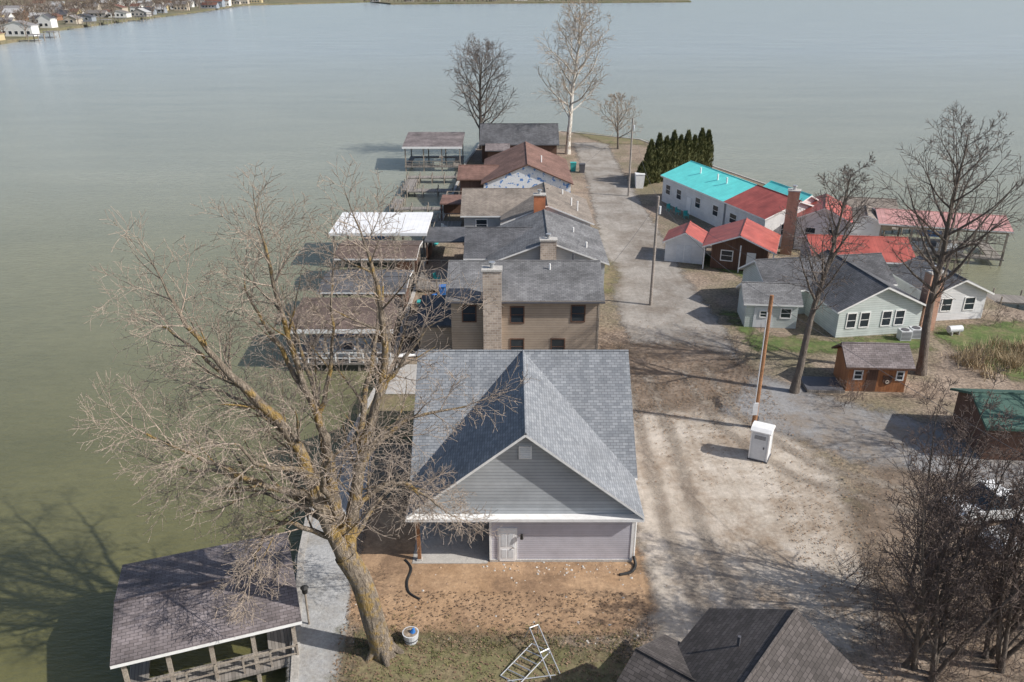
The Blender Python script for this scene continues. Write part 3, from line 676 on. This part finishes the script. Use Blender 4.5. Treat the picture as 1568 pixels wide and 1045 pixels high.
for a in (-.6,.6):
    for s in (-.4,.4): b.p('wheels').cyl((a,s-.12,.28),(a,s+.12,.28),.28,.28,14,m_black)
b.p('body').box(-.85,.85,-.3,.3,.42,.68,m_dkgrey)
b.p('seat').box(-.1,.75,-.18,.18,.68,.84,m_black); b.p('handlebar').cyl((-.35,-.4,1.05),(-.35,.4,1.05),.03,.03,6,m_black); b.p('handlebar').cyl((-.5,0,.68),(-.35,0,1.05),.04,.04,6,m_black)
b.done()

# ------------------------------------------------------------------ trees
def bark(name,c1,c2,c3=None,sc_=3):
    m,nt,bs=newmat(name); v=coord(nt,'World')
    mp=N(nt,'ShaderNodeMapping'); mp.inputs['Scale'].default_value=(1,1,.25); nt.links.new(v,mp.inputs[0])
    f=noise(nt,mp.outputs[0],sc_*3,4,.7); c=mixc(nt,f,c1,c2)
    if c3: c=mixc(nt,noise(nt,v,sc_*.35,5,.7,.5,.6),c,c3)
    nt.links.new(c,bs.inputs['Base Color']); bs.inputs['Roughness'].default_value=.9; bump(nt,bs,f,1.0,.08)
    return m
def rdir(r):
    while True:
        v=Vector((r.uniform(-1,1),r.uniform(-1,1),r.uniform(-1,1)))
        if .05<v.length<1: return v.normalized()
def grow(acc,p,d,L,r,lev,P,rg):
    n=max(2,int(L/P['seg'][lev])); pts=[p.copy()]; rs=[r]; st=L/n; mx=P['max']
    kids=P['kids'][lev]; az=rg.uniform(0,6.28)
    for i in range(n):
        t=(i+1)/n
        d=(d+rdir(rg)*P['wan'][lev]+Vector((0,0,P['up'][lev]))).normalized(); p=p+d*st
        ri=max(P['rmin'],r*(1-.8*t)); pts.append(p.copy()); rs.append(ri)
        if lev<mx and t>.12:
            m_=kids/n; k=int(m_)+(rg.random()<m_-int(m_))
            for _ in range(k):
                az+=2.4+rg.uniform(-.5,.5); o=d.orthogonal().normalized(); o=Quaternion(d,az)@o
                an=R(rg.uniform(*P['ang'][lev])); dd=(d*math.cos(an)+o*math.sin(an)).normalized()
                LL=min(L*.8,P['len'][lev+1])*rg.uniform(.55,1.15)*(1.1-.5*t)
                grow(acc,p.copy(),dd,LL,max(P['rmin'],min(ri*.62,.012+LL*.011)),lev+1,P,rg)
    acc.append((pts,rs))
def tubes(acc,name,mats):
    V=[];F=[];MI=[]
    for pts,rs in acc:
        ns=10 if rs[0]>.18 else (6 if rs[0]>.06 else 3)
        base=len(V); m_=len(pts)
        for i,(p,r) in enumerate(zip(pts,rs)):
            d=(pts[min(i+1,m_-1)]-pts[max(i-1,0)])
            if i==0: a=d.orthogonal().normalized()
            else:
                a=a-d*(a.dot(d)/max(d.dot(d),1e-9)); a.normalize()
            b_=d.cross(a).normalized()
            for k in range(ns):
                t=6.28318*k/ns; V.append(p+a*(r*math.cos(t))+b_*(r*math.sin(t)))
        mi=0 if rs[0]>.045 else 1
        for i in range(m_-1):
            for k in range(ns):
                q=base+i*ns; F.append((q+k,q+(k+1)%ns,q+ns+(k+1)%ns,q+ns+k)); MI.append(mi)
    me=bpy.data.meshes.new(name); me.from_pydata([tuple(v) for v in V],[],F)
    for m in mats: me.materials.append(m)
    me.polygons.foreach_set('material_index',MI); me.polygons.foreach_set('use_smooth',[True]*len(F))
    o=bpy.data.objects.new(name,me); sc.collection.objects.link(o); return o
bk_h=bark('cottonwood_bark',(.13,.105,.08),(.36,.30,.235),(.34,.23,.08)); tw_h=bark('cottonwood_twigs',(.48,.385,.31),(.66,.55,.45))
bk_g=bark('grey_bark',(.13,.105,.085),(.23,.195,.165)); tw_g=bark('grey_twigs',(.20,.16,.14),(.28,.235,.205))
bk_s=bark('sycamore_bark',(.66,.62,.56),(.78,.75,.69),(.40,.33,.26)); tw_s=bark('sycamore_twigs',(.45,.35,.27),(.58,.48,.38))
tw_b=bark('brown_twigs',(.17,.125,.105),(.27,.21,.185))
rg=random.Random(11); acc=[]
P={'seg':[.6,.45,.3,.25],'wan':[.10,.16,.22,.25],'up':[.03,.03,.03,.01],'kids':[9,8,6.5,0],'ang':[(35,60),(30,60),(30,60),(30,60)],'len':[9,3.6,1.8,.95],'rmin':.009,'max':3}
def limb(pts,r0,r1,dens=1.85,side_len=3.3,tip=2.2):
    q=[]
    for x,y,z in pts:
        k=max(0,min(1,(z-7)/3)) if z>7 else 0
        f=1-.1*k; q.append((-7.3+(x+7.3)*(1-.1*min(1,abs(x+7.3)/3)),28+(y-28)*.92,6+(z-6)*f))
    S=smooth(q,5); S=[S[0]]+[p+rdir(rg)*.07 for p in S[1:]]
    rs=[r0+(r1-r0)*(i/(len(S)-1))**.8 for i in range(len(S))]
    acc.append((S,rs)); az=rg.uniform(0,6)
    for i in range(2,len(S)):
        t=i/(len(S)-1); d=(S[i]-S[i-1]); l=d.length; d.normalize()
        e=dens*l*(.3+t); k=int(e)+(rg.random()<e-int(e))
        for _ in range(k):
            az+=2.4; o=Quaternion(d,az)@d.orthogonal().normalized(); an=R(rg.uniform(30,62))
            dd=d*math.cos(an)+o*math.sin(an); LL=side_len*rg.uniform(.45,1.1)*(1.1-.45*t)
            grow(acc,S[i].copy(),dd,LL,min(rs[i]*.6,.017+LL*.017),1,P,rg)
    grow(acc,S[-1].copy(),(S[-1]-S[-2]).normalized(),tip,r1,1,P,rg)
acc.append((smooth([(-5.75,28.0,-.3),(-5.85,28,.3),(-6.1,28,1.6),(-6.5,28,4.0),(-7.1,28,5.5)],4),[.86,.74,.62,.57,.55,.54,.52,.51,.51,.5,.5,.49,.49,.49,.49,.49,.49]))
for a in range(5):
    t=a*1.26; acc.append(([Vector((-5.8+math.cos(t)*.9,28+math.sin(t)*.9,-.1)),Vector((-5.85+math.cos(t)*.45,28+math.sin(t)*.45,.35)),Vector((-6.0,28,1.3))],[.12,.2,.2]))
limb([(-7.0,28,5.2),(-6.7,28.6,7.4),(-6.2,29,10.4),(-5.0,29.3,14),(-4.9,29.3,18),(-5.3,29,20.3)],.36,.05)
limb([(-7.1,28,5.3),(-7.9,27.6,9.0),(-8.7,27.5,12.2),(-10.2,27.2,14.6),(-11.6,27,16.6),(-12.8,27,19)],.38,.05)
limb([(-7.1,28.1,5.4),(-7.5,28.6,9),(-7.7,28.8,12),(-8.6,29,15.3),(-9.2,29,20.3)],.33,.05)
limb([(-7.9,27.6,9.0),(-9.6,26.6,10.2),(-11.5,26.4,11.4),(-14.2,26,13.2)],.19,.04)
limb([(-7.6,27.8,8.0),(-10.0,27.8,9.3),(-12.5,28.2,9.9),(-14.4,28.5,9.9)],.17,.035)
limb([(-7.3,27.8,7.0),(-9.2,28.4,7.9),(-11.3,29.0,8.2),(-13.2,29.5,7.6)],.14,.03,2.0,2.6)
limb([(-7.5,28.4,8.6),(-9.6,29.6,11.0),(-11.8,30.4,12.4),(-13.8,31,12.8)],.16,.035)
limb([(-8.7,27.5,12.2),(-11,28.8,13.8),(-13,29.6,15.2),(-14.6,30,16.4)],.16,.035)
limb([(-8.2,28.9,13.6),(-9.6,29.6,16),(-10.8,30,18.4)],.14,.035,2.0,2.6)
limb([(-7.8,28.8,12.2),(-7.2,29.6,15),(-7.0,30,18.2)],.14,.035,2.0,2.6)
limb([(-6.7,28.6,7.4),(-5.4,29.3,8.3),(-4.1,29.8,7.9),(-2.2,30.2,6.0)],.15,.03,2.3,2.6)
limb([(-6.4,29,9.6),(-4.9,30,11),(-3.4,30.4,11.6),(-1.4,30.6,12.0)],.17,.03,1.8,2.8)
limb([(-6.3,28.9,10),(-6.2,31,12.3),(-5.8,33,14.5),(-5.6,34.5,16.5)],.17,.04,1.2)
limb([(-7.6,28.5,10),(-8.4,31,12.5),(-9.6,33,14.2),(-10.5,34.6,15.5)],.16,.04,1.2)
limb([(-7.4,27.8,8.6),(-7.2,26,10.5),(-6.8,24.6,12.2),(-6.4,24,13.2)],.15,.035,1.2,2.4)
limb([(-8.2,27.5,10.5),(-9.4,25.6,12),(-10.2,24.8,13.6)],.14,.035,1.3,2.4)
limb([(-5.2,29.3,13.4),(-3.9,29.5,15),(-2.7,29.6,16.6)],.12,.03,1.7,2.6)
limb([(-7.2,28,6.2),(-9.0,27.3,7.6),(-10.4,27,7.2),(-11.3,26.8,5.0)],.14,.03,3.4,1.9,1.3)
limb([(-7.0,28.1,5.8),(-6.0,29.5,6.8),(-5.0,31,7.2),(-3.8,31.8,6.0)],.13,.03,2.2,2.3)
tubes(acc,'bare_cottonwood_tree',[bk_h,tw_h])

def tree(name,x,y,h,spread,seed,r,mats,first=.3,nl=14,a0=(35,60),up=.04,dens=1.0,lean=(0,0),stems=1,rmin=.02,topk=.45,sw=.3):
    rg=random.Random(seed); acc=[]
    P={'seg':[.9,.7,.45,.35],'wan':[.10,.14,.2,.22],'up':[up,up,up*.8,up*.5],'kids':[9*dens,9*dens,6*dens,0],'ang':[(28,58)]*4,'rmin':rmin,'max':3}
    for s in range(stems):
        f=(lambda k:rg.uniform(-k,k)) if stems>1 else (lambda k:0)
        p=Vector((x+f(.6),y+f(.6),-.1)); d=Vector((lean[0]+f(sw),lean[1]+f(sw),1)).normalized()
        H=h*(rg.uniform(.7,1) if stems>1 else 1)*.93
        n=14; pts=[p.copy()]; rs=[r*1.3]
        for i in range(n):
            d=(d+rdir(rg)*.07+Vector((0,0,.05))).normalized(); p=p+d*H/n; t=(i+1)/n; pts.append(p.copy()); rs.append(max(rmin,r*(1-.92*t)))
        acc.append((pts,rs)); az=rg.uniform(0,6)
        for k in range(nl):
            t=first+(1-first)*(k+.5)/nl; i=min(n-1,int(t*n)); q=pts[i].lerp(pts[i+1],t*n-i)
            az+=2.4; an=R(rg.uniform(*a0)); dd=Vector((math.cos(az)*math.sin(an),math.sin(az)*math.sin(an),math.cos(an)))
            tt=(t-first)/(1-first); LL=spread*(.62+.5*math.sin(math.pi*min(1,tt+.15)))*(1.05-topk*tt)*rg.uniform(.8,1.1)
            grow(acc,q,dd,LL,min(rs[i]*.62,.03+LL*.018),1,dict(P,len=[LL,LL*.6,LL*.5,LL*.25]) ,rg)
    return tubes(acc,name,mats)
tree('bare_tree',-5.4,146,18.5,8.2,21,.35,[bk_g,tw_g],.15,26,(35,65),.05,1.15,rmin=.026)
tree('bare_sycamore_tree',9.6,141.5,27,7.6,22,.45,[bk_s,tw_s],.22,30,(38,68),.04,1.15,rmin=.026)
tree('bare_tree',18.8,146,9.5,4.6,23,.2,[bk_g,tw_s],.2,16,(35,65),.05,1.0,rmin=.026)
tree('bare_tree',20.8,53.4,17.6,4.6,24,.30,[bk_g,tw_g],.36,20,(30,58),.06,1.15,(.03,0),rmin=.014)
tree('bare_tree',31.5,56.4,20,6.2,25,.36,[bk_g,tw_g],.3,26,(30,60),.06,1.15,(.0,.0),rmin=.014)
tree('bare_thicket_tree',18.0,26.8,14,3.2,26,.12,[bk_g,tw_b],.1,15,(20,45),.09,1.0,stems=5,rmin=.011,sw=.3)
tree('bare_thicket_tree',21.8,27.4,14.5,3.4,27,.12,[bk_g,tw_b],.1,15,(20,45),.09,1.0,stems=5,rmin=.011,sw=.35)
tree('bare_thicket_tree',19.8,31.0,13,3.0,28,.11,[bk_g,tw_b],.1,13,(20,45),.09,1.0,stems=5,rmin=.011,sw=.3)
tree('bare_thicket_tree',24.6,29.6,12,2.8,29,.11,[bk_g,tw_b],.1,11,(20,45),.09,.9,stems=3,rmin=.012,sw=.3)
tree('bare_tree',38,43,14,5.5,31,.3,[bk_g,tw_g],.25,14,(30,55),.06,.8,rmin=.02)
rgb=random.Random(77); acc=[]
PB={'seg':[.4,.35,.3,.3],'wan':[.2,.2,.2,.2],'up':[.03]*4,'kids':[7,5,0,0],'ang':[(25,55)]*4,'len':[2,1.0,.6,.3],'rmin':.008,'max':2}
for i in range(110):
    x=rgb.uniform(16.5,27); y=rgb.uniform(25.5,34); d=Vector((rgb.gauss(0,.4),rgb.gauss(0,.4),1)).normalized()
    grow(acc,Vector((x,y,0)),d,rgb.uniform(1,2.8),.02,0,PB,rgb)
for i in range(40):
    x,y=rgb.choice(((36,58),(24,51.6),(29.5,53),(19.2,60.5),(43,66),(-9.5,47),(44,77)))
    grow(acc,Vector((x+rgb.gauss(0,1),y+rgb.gauss(0,.8),0)),Vector((rgb.gauss(0,.4),rgb.gauss(0,.4),1)).normalized(),rgb.uniform(.8,2.0),.02,0,PB,rgb)
tubes(acc,'bare_brush',[bk_g,tw_b])
m,nt,bs=newmat('arborvitae_foliage'); v=coord(nt,'World')
c=mixc(nt,noise(nt,v,2.0,4,.7),(.04,.055,.015),(.12,.12,.04)); nt.links.new(c,bs.inputs['Base Color']); bs.inputs['Roughness'].default_value=.8
m_arb=m
def arb(x,y,h,r,seed):
    rg=random.Random(seed); mb=MB(); n=10; V=[];F=[]; lv=12
    prof=lambda t:(min(1,.7+t*1.6))*(1-t**3.0)
    for i in range(lv+1):
        t=i/lv; rr=r*.78*prof(t)+.02
        for k in range(n): a=6.283*k/n; q=rr*rg.uniform(.8,1.1); V.append((x+q*math.cos(a),y+q*math.sin(a),t*h*.97))
    for i in range(lv):
        for k in range(n): F.append((i*n+k,i*n+(k+1)%n,(i+1)*n+(k+1)%n,(i+1)*n+k))
    for _ in range(1400):
        t=rg.random()**.85; a=rg.uniform(0,6.283); rr=(r*prof(t)+.05)*rg.uniform(.75,1.15)
        p=Vector((x+rr*math.cos(a),y+rr*math.sin(a),t*h)); u=Vector((math.cos(a)*.4,math.sin(a)*.4,1)).normalized(); w=rdir(rg)*.12; l=rg.uniform(.25,.5)
        b0=len(V); V+= [tuple(p-w),tuple(p+w),tuple(p+u*l)]; F.append((b0,b0+1,b0+2))
    mb.add(V,F,m_arb); mb.obj('arborvitae_tree',uv=False)
for i,(x,y,h) in enumerate(((19.0,118,3.4),(20.2,119.5,6.2),(21.5,120.4,7.0),(22.7,121.2,6.5),(23.9,122,7.1),(25.1,122.8,6.3),(26.3,123.6,6.9),(27.5,124.4,6.0),(28.7,125.2,6.9),(29.9,126,6.5))): arb(x,y,h,.86,i)
mb=MB(); rg=random.Random(5); m_reed=M_noise('dry_reeds',(.36,.28,.17),(.46,.37,.24),1.5,.9,5,.3,0)
V=[];F=[]
for k in range(60):
    cx=rg.uniform(35.5,47); cy=rg.gauss(59,1.3)+.12*(cx-40); hh=rg.uniform(.5,1.2)
    for _ in range(60):
        p=Vector((cx+rg.gauss(0,.4),cy+rg.gauss(0,.4),0)); h=hh*rg.uniform(.6,1.3); d=Vector((rg.gauss(0,.35),rg.gauss(0,.35),1))*h; w=Vector((rg.uniform(-1,1),rg.uniform(-1,1),0)).normalized()*.03
        b0=len(V); V+= [tuple(p-w),tuple(p+w),tuple(p+d)]; F.append((b0,b0+1,b0+2))
mb.add(V,F,m_reed); mb.obj('dry_reeds',uv=False)
V=[];F=[]; m_gt=M_noise('grass_tufts',(.11,.125,.04),(.22,.19,.09),1.2,.9,6,.3,0)
for k in range(900):
    cx=rg.uniform(-7.4,6.5); cy=rg.uniform(21,28.9)
    if rg.random()<.3: cy=rg.gauss(28.6,.6)
    for _ in range(9):
        p=Vector((cx+rg.gauss(0,.09),cy+rg.gauss(0,.09),.02)); h=rg.uniform(.05,.16); d=Vector((rg.gauss(0,.5),rg.gauss(0,.5),1))*h; w=Vector((rg.uniform(-1,1),rg.uniform(-1,1),0)).normalized()*.02
        b0=len(V); V+= [tuple(p-w),tuple(p+w),tuple(p+d)]; F.append((b0,b0+1,b0+2))
mb=MB(); mb.add(V,F,m_gt); mb.obj('grass_tufts',uv=False)
V=[];F=[]; m_lf=M_noise('fallen_leaves',(.14,.09,.055),(.28,.19,.12),3,.9,9,.3,0)
for k in range(12000):
    q=rg.random()
    if q<.3: x,y=rg.uniform(-8,6.5),rg.uniform(24,32)
    elif q<.6: x,y=rg.uniform(15,30),rg.gauss(34,6)
    else: x,y=rg.uniform(7.2,19),rg.gauss(55,5)
    if -5.2<x<6.6 and y>33.6: continue
    s=rg.uniform(.03,.08); a=rg.uniform(0,6.28); z=rg.uniform(.05,.08)
    b0=len(V); V+= [(x+s*math.cos(a),y+s*math.sin(a),z),(x+s*math.cos(a+2.1),y+s*math.sin(a+2.1),z+.02),(x+s*math.cos(a+4.2),y+s*math.sin(a+4.2),z)]; F.append((b0,b0+1,b0+2))
mb=MB(); mb.add(V,F,m_lf); mb.obj('fallen_leaves',uv=False)

# ------------------------------------------------------------------ far shore
far=[(-1500,330),(-420,372),(-236,400),(-240,440),(-262,470),(-262,513),(-268,620),(-270,750),(-286,935),(-170,1060),(-134,975),(0,1010),(215,1060),(250,1300),(800,2600),(6000,4000),(6000,6500),(-6500,6500),(-6500,330)]
mb=MB(); n=len(far); mb.add([(x,y,.4) for x,y in far]+[(x,y,-3) for x,y in far],[tuple(range(n))]+[(i,n+i,n+(i+1)%n,(i+1)%n) for i in range(n)],m_far); mb.obj('far_shore_ground',uv=False)
rg=random.Random(9)
sh=[(372,-420),(400,-236),(440,-240),(470,-262),(513,-262),(620,-268),(750,-270),(935,-286)]
def shx(y):
    for (y0,x0),(y1,x1) in zip(sh[:-1],sh[1:]):
        if y0<=y<=y1: return x0+(x1-x0)*(y-y0)/(y1-y0)
    return -280
wallm=[M_plain('far_wall_%d'%i,c,.7) for i,c in enumerate(((.7,.7,.68),(.45,.4,.33),(.26,.29,.33),(.25,.14,.09),(.5,.42,.25),(.75,.74,.72),(.35,.33,.31)))]
roofm=[M_plain('far_roof_%d'%i,c,.8) for i,c in enumerate(((.07,.07,.08),(.16,.145,.135),(.22,.21,.21),(.15,.07,.05),(.4,.4,.4)))]
b=Bld('distant_houses')
def fh(x,y):
    w=rg.uniform(8,17); d=rg.uniform(7,11); h=rg.choice((2.8,3,5)); wm=rg.choice(wallm); rm=rg.choice(roofm); ax_=rg.choice('xxy')
    b.gable(x,y,w,d,.4+h,.4+h+rg.uniform(1.5,2.8),ax_,rm,wm,wm,ov=.4,z0=.3)
    for i in range(int(w/3)):
        b.win('-y',y-d/2+.4,x-w/2+1.8+i*3,.4+1.7,1.6,1.5,bars=0)
    if rg.random()<.5: b.p('porches').box(x-w/2,x-w/2+3,y-d/2-2.5,y-d/2+.3,2.4,2.6,rm)
y=395
while y<1000:
    for off in (13,38,70,105,150):
        if rg.random()<.78: fh(shx(y)-off+rg.uniform(-8,8),y+rg.uniform(-6,6))
    y+=rg.uniform(16,25)
for x in range(-420,-240,19): fh(x+rg.uniform(-5,5),rg.uniform(404,414)-(0 if x>-300 else (-300-x)*.1))
for x in range(-160,60,34): fh(x+rg.uniform(-5,5),1040+.25*(x+134)+rg.uniform(-5,5))
b.done()
mb=MB()
for y in range(395,900,24):
    x=shx(y); L=rg.uniform(4,11); mb.box(x-1,x+L,y-1,y+1,-.6,-.35,m_deck)
    if rg.random()<.4:
        mb.box(x+L-5,x+L+1,y-3,y+3,2.2,2.4,rg.choice(roofm[:4]))
        for a in (-4.5,.5):
            for c_ in (-2.6,2.6): mb.box(x+L+a-.15,x+L+a+.15,y+c_-.15,y+c_+.15,-1.5,2.2,m_wood_gr)
for x in range(-400,-240,24): mb.box(x-1,x+1,384+ (x+420)*.1,400,-.6,-.35,m_deck)
mb.obj('distant_docks')
m_ft=M_noise('distant_twigs',(.13,.10,.08),(.22,.18,.15),.1,.95,1,.2,0)
V=[];F=[]
def ft(x,y,h):
    def sl(p,q,w):
        d=q-p; s=d.cross(Vector((rg.uniform(-1,1),rg.uniform(-1,1),rg.uniform(-1,1)))).normalized()*w
        b0=len(V); V.extend([tuple(p-s),tuple(p+s),tuple(q)]); F.append((b0,b0+1,b0+2))
    o=Vector((x,y,.3)); sl(o,o+Vector((0,0,h)),.3)
    for _ in range(26):
        t=rg.uniform(.2,.85); p=o+Vector((0,0,h*t)); a=rg.uniform(0,6.28); l=h*rg.uniform(.2,.42)
        q=p+Vector((math.cos(a)*.7,math.sin(a)*.7,.7))*l; sl(p,q,.12)
        for _ in range(5):
            m_=p.lerp(q,rg.uniform(.4,1)); sl(m_,m_+(q-p).normalized()*l*.35+rdir(rg)*l*.3,.09)
yy=395
while yy<1050:
    for _ in range(6): ft(shx(yy)-rg.uniform(3,190),yy+rg.uniform(-5,5),rg.uniform(7,13))
    yy+=7
for x in range(-420,-236,7): ft(x,rg.uniform(408,430),rg.uniform(7,12))
for k in range(240):
    x=rg.uniform(-170,215); y=985+.27*(x+134)+rg.uniform(8,50)
    ft(x,y,rg.uniform(4,9))
mb=MB(); mb.add(V,F,m_ft); mb.obj('distant_treeline',uv=False)

# ------------------------------------------------------------------ light, world, camera
az=Vector((.957,-.29,0)); el=R(38)
sv=Vector((az.x*math.cos(el),az.y*math.cos(el),math.sin(el)))
sd=bpy.data.lights.new('sun','SUN'); sd.energy=5.0; sd.angle=R(.5); sd.color=(1,.955,.89)
so=bpy.data.objects.new('sun',sd); so.rotation_euler=sv.to_track_quat('Z','Y').to_euler(); sc.collection.objects.link(so)
w=bpy.data.worlds.new('World'); sc.world=w; w.use_nodes=True; nt=w.node_tree
sk=nt.nodes.new('ShaderNodeTexSky'); sk.sky_type='NISHITA'; sk.sun_disc=False; sk.sun_elevation=el; sk.sun_rotation=math.atan2(az.x,az.y)
sk.dust_density=2.0; sk.air_density=1.0
nt.links.new(sk.outputs[0],nt.nodes['Background'].inputs[0]); nt.nodes['Background'].inputs[1].default_value=.13
cd=bpy.data.cameras.new('camera'); cd.sensor_width=36; cd.lens=28.7; cd.clip_end=12000; cd.clip_start=.5
co=bpy.data.objects.new('camera',cd); co.location=(0,0,28); co.rotation_euler=(R(90-24.1),0,0); sc.collection.objects.link(co); sc.camera=co
sc.view_settings.view_transform='Standard'; sc.view_settings.look='None'; sc.view_settings.exposure=0
